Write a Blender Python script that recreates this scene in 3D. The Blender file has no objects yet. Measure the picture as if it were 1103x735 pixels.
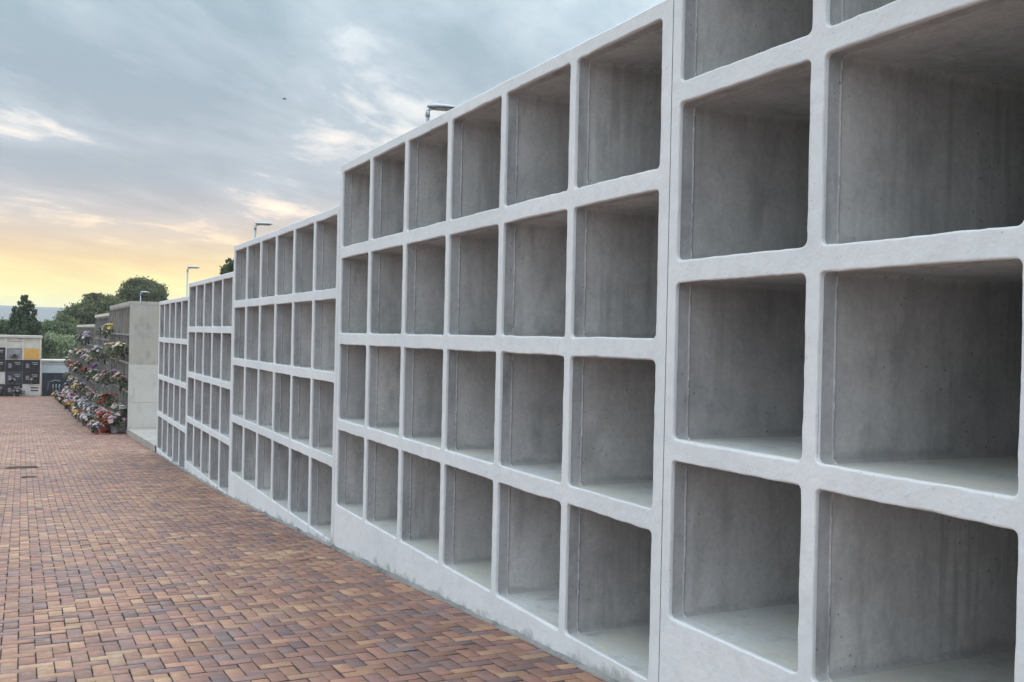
import bpy, bmesh, math, random
import numpy as np
from mathutils import Vector, Matrix, noise

random.seed(7); rng = np.random.default_rng(7)
R = math.radians
scn = bpy.context.scene
COL = scn.collection

# ------------------------------------------------------------------ frame of the place
ALPHA = math.atan(527/1100)          # camera turned this far right of the wall's direction (+Y)
CA, SA = math.cos(ALPHA), math.sin(ALPHA)
ZC = 1.455                           # eye height over the paving at y=0
D = 2.52                             # wall face lies in the plane x = D

def gz(s):                           # height of the sloping paving at distance s along the wall
    pts = [(-400, .53), (-8, .53), (0, .11), (14.2, -.76), (22, -1.06), (67, -2.60), (120, -3.6), (400, -5.0), (9000, -5.0)]
    for (a, za), (b, zb) in zip(pts, pts[1:]):
        if s <= b: return za + (zb-za)*(s-a)/(b-a)
    return -5.0

def at(px, py, z):                   # a spot seen in the photo, z metres deep
    yh = py - (353 + .022*(px-24))
    xc = (px-551)/1100*z
    return Vector((z*SA + xc*CA, z*CA - xc*SA, ZC - yh/1100*z))

# ------------------------------------------------------------------ object helpers
def tag(o, label=None, cat=None, group=None, kind=None):
    if label: o['label'] = label
    if cat: o['category'] = cat
    if group: o['group'] = group
    if kind: o['kind'] = kind
    return o

def empty(name, loc, label, cat, group=None, rz=0):
    o = bpy.data.objects.new(name, None); COL.objects.link(o)
    o.location = loc; o.rotation_euler = (0, 0, rz); o.empty_display_size = .2
    return tag(o, label, cat, group)

class MB:
    def __init__(s): s.v = []; s.f = []; s.m = []; s.sm = []
    def add(s, vs, fs, mat=0, smooth=False):
        b = len(s.v); s.v += [tuple(v) for v in vs]
        for f in fs:
            s.f.append(tuple(i+b for i in f)); s.m.append(mat); s.sm.append(smooth)
    def box(s, x0, x1, y0, y1, z0, z1, mat=0, c=0.0):
        if c <= 0:
            vs = [(x, y, z) for z in (z0, z1) for y in (y0, y1) for x in (x0, x1)]
            s.add(vs, [(0,2,3,1), (4,5,7,6), (0,1,5,4), (2,6,7,3), (0,4,6,2), (1,3,7,5)], mat); return
        bm = bmesh.new(); bmesh.ops.create_cube(bm, size=1)
        for v in bm.verts: v.co = Vector(((x0+x1)/2+v.co.x*(x1-x0), (y0+y1)/2+v.co.y*(y1-y0), (z0+z1)/2+v.co.z*(z1-z0)))
        bmesh.ops.bevel(bm, geom=bm.edges[:], offset=c, segments=2, affect='EDGES')
        bm.verts.index_update()
        s.add([v.co[:] for v in bm.verts], [[v.index for v in f.verts] for f in bm.faces], mat); bm.free()
    def tube(s, pts, rad, n=8, mat=0, smooth=True, cap=True):
        pts = [Vector(p) for p in pts]; vs = []; fs = []
        for i, p in enumerate(pts):
            t = (pts[min(i+1, len(pts)-1)] - pts[max(i-1, 0)]).normalized()
            a = t.orthogonal().normalized() if abs(t.z) < .95 else Vector((1,0,0)) - t*t.x
            a.normalize(); b = t.cross(a)
            r = rad[i] if isinstance(rad, (list, tuple)) else rad
            for k in range(n):
                w = 2*math.pi*k/n; vs.append(p + a*r*math.cos(w) + b*r*math.sin(w))
        for i in range(len(pts)-1):
            for k in range(n):
                fs.append((i*n+k, i*n+(k+1) % n, (i+1)*n+(k+1) % n, (i+1)*n+k))
        if cap: fs += [tuple(range(n-1, -1, -1)), tuple(range((len(pts)-1)*n, len(pts)*n))]
        s.add(vs, fs, mat, smooth)
    def lathe(s, c, prof, n=12, mat=0):
        vs = []; fs = []
        for r, z in prof:
            for k in range(n):
                w = 2*math.pi*k/n; vs.append((c[0]+r*math.cos(w), c[1]+r*math.sin(w), c[2]+z))
        for i in range(len(prof)-1):
            for k in range(n): fs.append((i*n+k, i*n+(k+1) % n, (i+1)*n+(k+1) % n, (i+1)*n+k))
        s.add(vs, fs, mat, True)
    def mesh(s, name, mats):
        me = bpy.data.meshes.new(name); me.from_pydata(s.v, [], s.f)
        for m in mats: me.materials.append(m)
        me.polygons.foreach_set('material_index', s.m); me.polygons.foreach_set('use_smooth', s.sm)
        me.update(); return me
    def build(s, name, mats, parent=None, loc=None):
        if not isinstance(mats, (list, tuple)): mats = [mats]
        o = bpy.data.objects.new(name, s.mesh(name, mats)); COL.objects.link(o)
        if parent: o.parent = parent
        if loc is not None: o.location = loc
        return o

# ------------------------------------------------------------------ materials
class NT:
    def __init__(s, name):
        s.mat = bpy.data.materials.new(name); s.mat.use_nodes = True
        s.t = s.mat.node_tree; s.n = s.t.nodes; s.l = s.t.links
        s.b = s.n['Principled BSDF']
    def node(s, typ, **kw):
        nd = s.n.new(typ)
        for k, v in kw.items():
            if k.startswith('i_'): nd.inputs[k[2:].replace('_', ' ')].default_value = v
            else: setattr(nd, k, v)
        return nd
    def link(s, a, b): s.l.new(a, b)
    def math(s, op, a, b=None, c=None, clamp=False):
        nd = s.n.new('ShaderNodeMath'); nd.operation = op; nd.use_clamp = clamp
        for i, v in enumerate((a, b, c)):
            if v is None: continue
            if isinstance(v, (int, float)): nd.inputs[i].default_value = v
            else: s.link(v, nd.inputs[i])
        return nd.outputs[0]
    def ramp(s, fac, stops, interp='LINEAR'):
        nd = s.n.new('ShaderNodeValToRGB'); cr = nd.color_ramp; cr.interpolation = interp
        while len(cr.elements) < len(stops): cr.elements.new(.5)
        for e, (p, c) in zip(cr.elements, stops):
            e.position = p; e.color = (*c, 1) if not isinstance(c, (int, float)) else (c, c, c, 1)
        s.link(fac, nd.inputs[0]); return nd.outputs[0]
    def mix(s, fac, a, b, mode='MIX'):
        nd = s.n.new('ShaderNodeMix'); nd.data_type = 'RGBA'; nd.blend_type = mode
        for sock, v in ((nd.inputs[0], fac), (nd.inputs[6], a), (nd.inputs[7], b)):
            if isinstance(v, (int, float)): sock.default_value = v
            elif isinstance(v, tuple): sock.default_value = (*v, 1)
            else: s.link(v, sock)
        return nd.outputs[2]
    def noise(s, vec, scale, detail=4, rough=.55, dist=0):
        nd = s.node('ShaderNodeTexNoise'); nd.inputs['Scale'].default_value = scale
        nd.inputs['Detail'].default_value = detail; nd.inputs['Roughness'].default_value = rough
        nd.inputs['Distortion'].default_value = dist
        if vec is not None: s.link(vec, nd.inputs['Vector'])
        return nd.outputs[0]
    def vmul(s, vec, xyz):
        nd = s.n.new('ShaderNodeVectorMath'); nd.operation = 'MULTIPLY'
        s.link(vec, nd.inputs[0]); nd.inputs[1].default_value = xyz; return nd.outputs[0]
    def bump(s, h, strength, dist=.01, prev=None):
        nd = s.n.new('ShaderNodeBump'); nd.inputs['Strength'].default_value = strength
        nd.inputs['Distance'].default_value = dist; s.link(h, nd.inputs['Height'])
        if prev is not None: s.link(prev, nd.inputs['Normal'])
        return nd.outputs[0]
    def out(s, color=None, rough=None, normal=None):
        if color is not None: s.link(color, s.b.inputs['Base Color']) if not isinstance(color, tuple) else setattr(s.b.inputs['Base Color'], 'default_value', (*color, 1))
        if rough is not None:
            if isinstance(rough, (int, float)): s.b.inputs['Roughness'].default_value = rough
            else: s.link(rough, s.b.inputs['Roughness'])
        if normal is not None: s.link(normal, s.b.inputs['Normal'])
        return s.mat
    def world(s): return s.n.new('ShaderNodeNewGeometry').outputs['Position']
    def objco(s):
        tc = s.n.new('ShaderNodeTexCoord').outputs['Object']; oi = s.n.new('ShaderNodeObjectInfo').outputs['Random']
        nd = s.n.new('ShaderNodeVectorMath'); nd.operation = 'MULTIPLY_ADD'
        cb = s.n.new('ShaderNodeCombineXYZ')
        for i, k in enumerate((37.0, 91.0, 53.0)): s.link(s.math('MULTIPLY', oi, k), cb.inputs[i])
        nd.operation = 'ADD'; s.link(tc, nd.inputs[0]); s.link(cb.outputs[0], nd.inputs[1]); return nd.outputs[0], oi

def plain(name, col, rough=.6, metal=0, var=.12, scale=8):
    t = NT(name); p, r = t.objco(); n = t.noise(p, scale, 4)
    lo = tuple(c*(1-var) for c in col); hi = tuple(min(1, c*(1+var)) for c in col)
    c = t.ramp(n, [(.3, lo), (.7, hi)]); t.b.inputs['Metallic'].default_value = metal
    return t.out(c, rough)

def mat_white():
    t = NT('white_render'); p = t.world()
    a = t.noise(p, 1.3, 5, .6); b = t.noise(p, 9, 5, .65); st = t.noise(t.vmul(p, (6, 6, .8)), 2.2, 4, .6)
    c = t.ramp(a, [(.3, (.62, .65, .655)), (.7, (.715, .735, .735))])
    c = t.mix(t.math('MULTIPLY', t.ramp(st, [(.5, 0.0), (.78, 1.0)]), .12), c, (.46, .47, .49))
    c = t.mix(t.math('MULTIPLY', t.ramp(b, [(.52, 0.0), (.8, 1.0)]), .35), c, (.52, .535, .56))
    fine = t.noise(p, 60, 4, .7); med = t.noise(p, 14, 3, .5)
    sp = t.math('MULTIPLY', t.ramp(t.noise(p, 38, 3, .6), [(.64, 0.0), (.70, 1.0)]), t.ramp(t.noise(p, 1.7, 3), [(.5, 0.0), (.62, 1.0)]))
    c = t.mix(t.math('MULTIPLY', sp, .35), c, (.34, .35, .36))
    vo = t.n.new('ShaderNodeTexVoronoi'); vo.inputs['Scale'].default_value = 34; t.link(p, vo.inputs['Vector'])
    pin = t.math('MULTIPLY', t.ramp(vo.outputs['Distance'], [(.06, 1.0), (.15, 0.0)]), t.ramp(t.noise(p, 4.0, 2), [(.54, 0.0), (.60, 1.0)]))
    c = t.mix(t.math('MULTIPLY', pin, .5), c, (.22, .22, .22))
    c = t.mix(t.math('MULTIPLY', t.ramp(t.noise(p, 4.2, 6, .65, 1.5), [(.54, 0.0), (.66, 1.0)]), .13), c, (.50, .515, .52))
    # splashed dirt just above the sloping paving: shape follows the ground line
    sx = t.n.new('ShaderNodeSeparateXYZ'); t.link(p, sx.inputs[0])
    g1 = t.math('MULTIPLY_ADD', sx.outputs[1], -.0613, .11); g2 = t.math('MULTIPLY_ADD', sx.outputs[1], -.0385, -.213)
    h = t.math('SUBTRACT', sx.outputs[2], t.math('MAXIMUM', g1, g2))
    ed = t.noise(p, 5, 5, .65)
    m = t.math('SUBTRACT', t.math('MULTIPLY_ADD', ed, .34, -.105), h)
    m = t.ramp(t.math('MULTIPLY_ADD', m, 9.0, .12), [(.30, 0.0), (.75, 1.0)])
    c = t.mix(t.math('MULTIPLY', m, .62), c, (.25, .26, .24))
    n = t.bump(med, .5, .012); n = t.bump(fine, .4, .004, n)
    t.b.inputs['Specular IOR Level'].default_value = .3
    return t.out(c, .75, n)

def mat_concrete(name, lo, hi, streak=1.0, pits=True, tint=None):
    t = NT(name); p, r = t.objco()
    a = t.noise(p, 1.3, 6, .6, .1); b = t.noise(p, 7, 6, .65); fine = t.noise(p, 45, 5, .7)
    v = t.math('ADD', t.math('MULTIPLY', a, .7), t.math('MULTIPLY', b, .3))
    c = t.ramp(v, [(.38, lo), (.47, tuple((x*.45+y*.55) for x, y in zip(lo, hi))), (.62, hi)])
    c = t.mix(.35, c, t.ramp(fine, [(.3, .35), (.7, .9)]), 'MULTIPLY')
    st = t.noise(t.vmul(p, (14, 14, .7)), 1.5, 5, .6)
    low = t.noise(t.vmul(p, (.8, .8, 1.6)), 1.8, 2, .5)
    if name == 'niche_concrete':
        c = t.mix(1.0, c, t.ramp(r, [(0, .80), (1, 1.0)]), 'MULTIPLY')
        ds = t.noise(t.vmul(p, (11, 11, .5)), 1.7, 4, .6); dl = t.noise(t.vmul(p, (1, 1, 1.2)), 1.5, 2, .5)
        c = t.mix(t.math('MULTIPLY', t.math('MULTIPLY', t.ramp(ds, [(.50, 0.0), (.62, 1.0)]), t.ramp(dl, [(.48, 0.0), (.60, 1.0)])), .38), c, tuple(x*.5 for x in lo))
    sm = t.math('MULTIPLY', t.ramp(st, [(.52, 0.0), (.66, 1.0)]), t.ramp(low, [(.5, 0.0), (.66, 1.0)]))
    c = t.mix(t.math('MULTIPLY', sm, .28*streak), c, tuple(min(.8, x*1.35) for x in hi))
    dk = t.noise(t.vmul(p, (3, 3, 1)), 2.1, 5, .6)
    c = t.mix(t.math('MULTIPLY', t.ramp(dk, [(.54, 0.0), (.70, 1.0)]), .55), c, tuple(x*.5 for x in lo))
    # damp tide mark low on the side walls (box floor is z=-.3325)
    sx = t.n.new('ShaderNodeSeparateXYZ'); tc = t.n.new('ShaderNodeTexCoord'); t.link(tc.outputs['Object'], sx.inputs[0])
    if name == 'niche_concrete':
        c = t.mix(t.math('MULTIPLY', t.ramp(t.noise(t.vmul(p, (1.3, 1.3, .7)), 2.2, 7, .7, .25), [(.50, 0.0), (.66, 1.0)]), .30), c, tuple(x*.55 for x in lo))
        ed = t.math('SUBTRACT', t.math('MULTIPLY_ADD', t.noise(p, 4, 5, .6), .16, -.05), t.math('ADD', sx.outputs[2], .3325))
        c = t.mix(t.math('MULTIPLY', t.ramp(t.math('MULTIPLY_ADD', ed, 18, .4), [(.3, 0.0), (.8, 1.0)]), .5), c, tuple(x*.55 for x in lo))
    nrm = t.bump(b, .3, .01); nrm = t.bump(fine, .35, .004, nrm)
    if pits:
        vo = t.n.new('ShaderNodeTexVoronoi'); vo.inputs['Scale'].default_value = 26; t.link(p, vo.inputs['Vector'])
        pm = t.math('MULTIPLY', t.ramp(vo.outputs['Distance'], [(.05, 1.0), (.17, 0.0)]), t.ramp(t.noise(p, 3.1, 2), [(.54, 0.0), (.6, 1.0)]))
        c = t.mix(t.math('MULTIPLY', pm, .65), c, (.05, .05, .05))
    if tint:
        tn = t.noise(p, 2.4, 5, .6)
        c = t.mix(t.math('MULTIPLY', t.ramp(tn, [(.42, 0.0), (.60, 1.0)]), .75), c, tint)
    return t.out(c, .85, nrm)

M = {}
M['white'] = mat_white()
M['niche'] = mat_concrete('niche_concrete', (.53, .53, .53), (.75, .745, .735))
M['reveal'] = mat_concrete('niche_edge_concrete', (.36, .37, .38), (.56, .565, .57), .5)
M['floor'] = mat_concrete('niche_floor_concrete', (.47, .51, .51), (.68, .705, .68), .0, False, (.55, .54, .46))
M['bead'] = plain('mortar_bead', (.60, .60, .60), .9, var=.35, scale=30)
M['mortar'] = mat_concrete('joint_mortar', (.12, .13, .12), (.30, .31, .29), 0, True)
M['shell'] = mat_concrete('outer_concrete', (.30, .31, .32), (.46, .47, .48))
M['kerb'] = mat_concrete('kerb_concrete', (.30, .30, .28), (.44, .43, .40), 0, True, (.36, .33, .26))
M['old1'] = mat_concrete('weathered_concrete_top', (.38, .37, .335), (.53, .51, .465), .3, True, (.40, .375, .31))
M['old2'] = mat_concrete('weathered_concrete_middle', (.52, .515, .48), (.65, .64, .60), .3, True, (.54, .52, .46))
M['oldframe'] = mat_concrete('weathered_frame_concrete', (.20, .20, .19), (.34, .335, .31), .5, True)
M['metal'] = plain('galvanised_metal', (.42, .46, .48), .45, .6, .1)
M['darkmetal'] = plain('dark_cast_iron', (.045, .04, .038), .6, .5, .2)
M['lens'] = plain('lamp_glass', (.30, .33, .35), .25)
M['soilpot'] = plain('potting_soil', (.05, .035, .025), .9)

def mat_pavers():
    t = NT('clay_pavers')
    at_ = t.n.new('ShaderNodeAttribute'); at_.attribute_name = 'brick'; sep = t.n.new('ShaderNodeSeparateColor')
    t.link(at_.outputs['Color'], sep.inputs[0]); p = t.world()
    big = t.noise(t.vmul(p, (.6, 1.2, 1)), .55, 4, .6); blot = t.noise(p, 9, 4, .6, .6); fine = t.noise(p, 110, 4, .7)
    k = t.math('ADD', t.math('MULTIPLY_ADD', sep.outputs[0], .78, .06), t.math('MULTIPLY', t.math('SUBTRACT', big, .5), .85))
    k = t.math('ADD', k, t.math('MULTIPLY', t.math('SUBTRACT', blot, .5), .75))
    c = t.ramp(k, [(.0, (.21, .145, .145)), (.22, (.28, .175, .155)), (.42, (.385, .195, .14)), (.64, (.47, .26, .16)), (.84, (.54, .35, .21)), (1.0, (.58, .44, .29))])
    c = t.mix(.8, c, t.ramp(sep.outputs[1], [(0, .55), (1, 1.0)]), 'MULTIPLY')
    c = t.mix(.45, c, t.ramp(fine, [(.3, .4), (.7, 1.0)]), 'MULTIPLY')
    dust = t.ramp(t.noise(p, 3.3, 5, .65), [(.5, 0.0), (.75, 1.0)])
    c = t.mix(t.math('MULTIPLY', dust, .22), c, (.36, .32, .29))
    # chamfers and joints (blue channel = 0 on the bevel) are dirty
    c = t.mix(t.math('SUBTRACT', 1.0, sep.outputs[2]), c, (.05, .04, .036))
    n = t.bump(fine, .5, .003); n = t.bump(blot, .3, .006, n)
    r = t.ramp(t.noise(p, 30, 3), [(.3, .5), (.7, .78)])
    return t.out(c, r, n)
M['paver'] = mat_pavers()
M['sand'] = plain('joint_sand', (.07, .055, .048), .95, var=.3, scale=20)

def mat_ground():
    t = NT('dry_ground'); p = t.world()
    c = t.ramp(t.noise(p, .05, 6, .6), [(.35, (.10, .10, .05)), (.5, (.16, .135, .085)), (.65, (.07, .085, .04))])
    c = t.mix(.4, c, t.ramp(t.noise(p, 2, 5), [(.3, .4), (.7, 1.0)]), 'MULTIPLY')
    return t.out(c, .95, t.bump(t.noise(p, 3, 5), .5, .05))
M['ground'] = mat_ground()
def mat_hill():
    t = NT('wooded_hillside'); p = t.world()
    c = t.ramp(t.noise(p, .006, 8, .65), [(.35, (.035, .05, .03)), (.55, (.07, .08, .045)), (.7, (.14, .12, .08))])
    return t.out(c, .95)
M['hill'] = mat_hill()

def mat_leaf(name, dark, light, back=None):
    t = NT(name); g = t.n.new('ShaderNodeNewGeometry'); p = g.outputs['Position']
    r = g.outputs['Random Per Island']
    k = t.math('ADD', t.math('MULTIPLY', r, .6), t.math('MULTIPLY', t.noise(p, .9, 3), .4))
    c = t.ramp(k, [(.15, dark), (.85, light)])
    t.b.inputs['Roughness'].default_value = .65
    t.link(c, t.b.inputs['Base Color'])
    tr = t.n.new('ShaderNodeBsdfTranslucent'); t.link(c, tr.inputs[0])
    mx = t.n.new('ShaderNodeMixShader'); mx.inputs[0].default_value = .25
    t.link(t.b.outputs[0], mx.inputs[1]); t.link(tr.outputs[0], mx.inputs[2])
    t.link(mx.outputs[0], t.n['Material Output'].inputs[0]); return t.mat
M['pine'] = mat_leaf('pine_needles', (.06, .085, .03), (.19, .21, .08))
M['cypress'] = mat_leaf('cypress_foliage', (.045, .075, .035), (.13, .17, .07))
M['olive'] = mat_leaf('pale_green_foliage', (.18, .24, .12), (.40, .46, .28))
M['green'] = mat_leaf('mid_green_foliage', (.07, .11, .045), (.17, .22, .10))
M['bark'] = plain('bark', (.10, .075, .055), .9, var=.3)
M['fleaf'] = mat_leaf('bouquet_leaves', (.04, .07, .035), (.24, .29, .19))

# ------------------------------------------------------------------ the new niche blocks
TS = [-1, -.985, -.965, -.94, -.91, -.86, -.79, -.71, -.62, -.53, -.44, -.35, -.26, -.17, -.08, 0, .08, .17, .26, .35, .44, .53, .62, .71, .79, .86, .91, .94, .965, .985, 1]

def loop_params():
    L = []
    for t in TS[:-1]: L.append((t, -1))
    for t in TS[:-1]: L.append((1, t))
    for t in TS[:-1]: L.append((-t, 1))
    for t in TS[:-1]: L.append((-1, -t))
    return L
LP = loop_params()

def rrect(cs, cz, hw, hh, r):
    out = []
    for u, v in LP:
        x, z = u*hw, v*hh
        qx = max(-(hw-r), min(hw-r, x)); qz = max(-(hh-r), min(hh-r, z))
        dx, dz = x-qx, z-qz
        if dx and dz:
            k = r/math.hypot(dx, dz); dx *= k; dz *= k
        out.append((cs+qx+dx, cz+qz+dz))
    return out

def wob(s, z, f=4.0, seed=0.0):
    return noise.noise(Vector((s*f, z*f, seed)))

def niche_mesh(OPW, OPH):
    mb = MB(); hw, hh = OPW/2+.003, OPH/2+.003; n = len(LP)
    rings = [(hw, hh, .022, .009), (hw, hh, .028, .074), (hw-.004, hh-.004, .026, .076), (hw-.004, hh-.004, .026, .0805), (hw+.001, hh+.001, .022, .088),
             (hw+.001, hh+.001, .022, .5), (hw+.001, hh+.001, .022, 1.2), (hw+.001, hh+.001, .022, 2.28)]
    vs = []
    for i, (a, b, r, d) in enumerate(rings):
        for j, (y, z) in enumerate(rrect(0, 0, a, b, r)):
            if LP[j][1] == -1 and abs(LP[j][0]) < .95: z = -(OPH/2+.004)
            k = .0018 if i in (2, 3) else .0008
            vs.append((d + .0015*wob(j*.13, i, 1, 3)*(i < 5), y + k*wob(j*.31, i*.2, 3, 1), z + k*wob(j*.31, i*.2, 3, 2)))
    for i in range(len(rings)-1):
        for j in range(n):
            u, v = LP[j]; u2, v2 = LP[(j+1) % n]
            low = v == -1 and v2 == -1 and abs(u) < .95
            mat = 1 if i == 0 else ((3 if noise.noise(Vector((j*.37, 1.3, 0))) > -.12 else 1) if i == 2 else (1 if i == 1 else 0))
            if low: mat = 2
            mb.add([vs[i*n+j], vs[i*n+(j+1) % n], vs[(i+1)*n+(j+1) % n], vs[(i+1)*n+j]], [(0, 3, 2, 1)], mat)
    last = (len(rings)-1)*n
    mb.add([vs[last+j] for j in range(n)], [tuple(range(n-1, -1, -1))], 0)
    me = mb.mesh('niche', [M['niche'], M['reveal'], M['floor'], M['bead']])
    bm = bmesh.new(); bm.from_mesh(me); bmesh.ops.remove_doubles(bm, verts=bm.verts, dist=1e-5)
    bmesh.ops.recalc_face_normals(bm, faces=bm.faces); 
    for f in bm.faces: f.normal_flip()
    bm.to_mesh(me); bm.free(); return me
NICHES = {}

def niche_block(label, s0, s1, top, cols, near_pier, seed, PITCH_S=.80, OPW=.735, ROW=.755, OPH=.66):
    key = (OPW, OPH)
    if key not in NICHES: NICHES[key] = niche_mesh(OPW, OPH)
    NICHE = NICHES[key]
    """block between s0 (near) and s1 (far); top = height over the eye"""
    zt = ZC + top
    root = empty('niche_block', (D, s0, gz((s0+s1)/2)), label, 'niche block', 'new empty niche blocks stepping down the path')
    ry, rz0 = s0, gz((s0+s1)/2)
    g = 0.0022
    pitch = PITCH_S
    first = s0 + near_pier + OPW/2
    cents = [first + i*pitch for i in range(cols)]
    rowc = [zt - .068 - OPH/2 - i*ROW for i in range(4)]
    mb = MB(); n = len(LP)
    for ci, cs in enumerate(cents):
        a = s0+g if ci == 0 else (cents[ci-1]+cs)/2
        b = s1-g if ci == cols-1 else (cs+cents[ci+1])/2
        for ri, cz in enumerate(rowc):
            hi = zt if ri == 0 else (rowc[ri-1]+cz)/2
            lo = cz - OPH/2 - (ROW-OPH)/2
            rs = .55 + .75*(.5+.5*wob(cs*3.7, cz*3.3, 1, seed+20))
            prof = [(-.001, .018, .024), (0, .0075, .026*rs), (.001, .0042, .027*rs), (.0028, .0017, .029*rs), (.0052, .0005, .031*rs), (.009, 0, .035*rs)]
            oy, oz = .004*wob(cs*5, cz*7, 1, seed+30), .004*wob(cs*6, cz*5, 1, seed+33)
            rings = []
            for e, d, r in prof:
                ring = []
                for (y, z) in rrect(cs, cz, OPW/2+e, OPH/2+e, r):
                    wy = oy*(e > -.0005) + .0045*wob(y, z, 3.1, seed) + .0030*wob(y, z, 15, seed+5) + .0016*wob(y, z, 40, seed+6)
                    wz = oz*(e > -.0005) + .0058*wob(y, z, 2.7, seed+9) + .0034*wob(y, z, 14, seed+14) + .0016*wob(y, z, 40, seed+15)
                    k = 1 if e > -.001 else .25
                    ring.append((D + d + .0018*wob(y, z, 9, seed+2)*(d > 0), y+wy*k, z+wz*k))
                rings.append(ring)
            outer = []
            for u, v in LP:
                y = (a+b)/2 + u*(b-a)/2; z = (hi+lo)/2 + v*(hi-lo)/2
                if ri == 0 and v == 1: z += .005*wob(y, 0, 2.5, seed+3)
                outer.append((D, y, z))
            rings.append(outer)
            vs = [p for r_ in rings for p in r_]
            fs = []
            for i in range(len(rings)-1):
                for j in range(n): fs.append((i*n+j, i*n+(j+1) % n, (i+1)*n+(j+1) % n, (i+1)*n+j))
            mb.add([(x-D, y-ry, z-rz0) for x, y, z in vs], fs, 0, True)
            for q in range(n): mb.sm[-1-q] = False
            if ri == 0:      # rounded top arris turned back over the roof
                tp = [p for p, (u, v) in zip(outer, LP) if v == 1] + [outer[3*(len(TS)-1)]]
                tp = sorted(set(tp), key=lambda p: p[1])
                m = len(tp)
                vs = [(0, p[1]-ry, p[2]-rz0) for p in tp] + [(.006, p[1]-ry, p[2]+.006-rz0) for p in tp] + [(.08, p[1]-ry, p[2]+.008-rz0) for p in tp]
                fs = [(k*m+j, k*m+j+1, (k+1)*m+j+1, (k+1)*m+j) for k in (0, 1) for j in range(m-1)]
                mb.add(vs, fs, 0, True)
    fr = mb.build('front_frame', M['white'], root)
    bm = bmesh.new(); bm.from_mesh(fr.data); bmesh.ops.remove_doubles(bm, verts=bm.verts, dist=2e-4); bm.to_mesh(fr.data); bm.free()
    # plinth from the lowest openings down into the ground
    zb = rowc[-1] - OPH/2 - (ROW-OPH)/2
    mb = MB(); ns = int((s1-s0)/.12)
    for i in range(ns):
        ya, yb = s0+g+(s1-s0-2*g)*i/ns, s0+g+(s1-s0-2*g)*(i+1)/ns
        for k in range(4):
            za, zc_ = zb-(.9*k/4), zb-(.9*(k+1)/4)
            mb.add([(0, ya-ry, za-rz0), (0, yb-ry, za-rz0), (0, yb-ry, zc_-rz0), (0, ya-ry, zc_-rz0)], [(0, 1, 2, 3)], 0, True)
    mb.box(.001, .05, s0+g-ry, s1-g-ry, zb-.9-rz0, zb-.004-rz0)
    mb.build('plinth', M['white'], root)
    # shell: roof slab, end walls, back wall
    mb = MB()
    mb.box(.05, 2.42, s0+g-ry, s1-g-ry, zt-.058-rz0, zt+.004-rz0)
    mb.box(2.33, 2.42, s0+g-ry, s1-g-ry, zb-.9-rz0, zt-.084-rz0)
    mb.box(.012, 2.32, s0+g-ry, s0+g+.03-ry, zb-.9-rz0, zt-.084-rz0)
    mb.box(.012, 2.32, s1-g-.03-ry, s1-g-ry, zb-.9-rz0, zt-.084-rz0)
    mb.build('outer_shell', M['shell'], root)
    # mortar fillet where wall meets paving
    mb = MB(); k = int((s1-s0)/.05); pv = []
    for i in range(k+1):
        y = s0 + (s1-s0)*i/k; z0 = gz(y); w = .022 + .014*wob(y, 0, 5, seed) + .008*wob(y, 0, 17, seed)
        hh = .018 + .016*wob(y, 3, 4, seed) + .008*wob(y, 3, 20, seed)
        pv += [(-w-.004, y-ry, z0-.02-rz0), (-w, y-ry, z0+.004-rz0), (-w*.35, y-ry, z0+max(.006, hh*.6)-rz0), (-.0015, y-ry, z0+max(.008, hh)-rz0)]
    fs = [(4*i+j, 4*i+j+1, 4*i+j+5, 4*i+j+4) for i in range(k) for j in range(3)]
    mb.add(pv, fs, 0, True); mb.build('mortar_joint', M['mortar'], root)
    for cs in cents:
        for cz in rowc:
            o = bpy.data.objects.new('niche', NICHE); COL.objects.link(o); o.parent = root
            o.location = (0, cs-ry, cz-rz0)
    return root

S1n, S1f = 3.70, 8.76
niche_block('nearest grey and white concrete niche block, cut off by the right edge of the photo', -1.60, 3.71, 1.858, 6, .043, 1.0, .88, .806, .766, .674)
niche_block('large complete block of empty niches between the nearest block and a lamp head', 3.71, 8.85, 1.498, 6, .085, 2.0, .842, .775, .757)
niche_block('middle block of empty niches, third tallest, with a grey street lamp just above it', 8.85, 13.90, 1.143, 6, .085, 3.0, .824, .757)
niche_block('fourth empty niche block, five columns wide, with a treetop above its roof', 13.90, 17.97, .805, 5, .07, 4.0, .80, .735)
niche_block('farthest and lowest new niche block, next to the bare concrete end wall', 17.97, 22.07, .59, 5, .08, 5.0, .80, .735)

# ------------------------------------------------------------------ ground, paving, ledge
def sheet(name, xs, ys, zf, mat, kind='structure', dz=0):
    mb = MB(); nx = len(xs)
    vs = [(x, y, zf(x, y)+dz) for y in ys for x in xs]
    fs = [(j*nx+i, j*nx+i+1, (j+1)*nx+i+1, (j+1)*nx+i) for j in range(len(ys)-1) for i in range(nx-1)]
    mb.add(vs, fs, 0, True); o = mb.build(name, mat); o['kind'] = kind; return o
ys = [-2900, -1500, -400, -60, -8] + [0, 7, 14.2, 22, 30, 40, 50, 60, 67, 80, 100, 120, 160, 220, 300, 400, 700, 1200, 2000, 2900]
xs = [-2900, -1800, -1000, -300, -100, -40, -15, -6.2, 0, 3, 6, 12, 25, 60, 120, 300, 1000, 1800, 2900]
sheet('ground', xs, ys, lambda x, y: gz(y), M['ground'], dz=-.06)
sheet('path', [-6.0, 0, D+.005], [-8, 0, 7, 14.2, 22, 30, 40, 50, 60, 67], lambda x, y: gz(y), M['sand'], dz=-.017)

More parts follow.
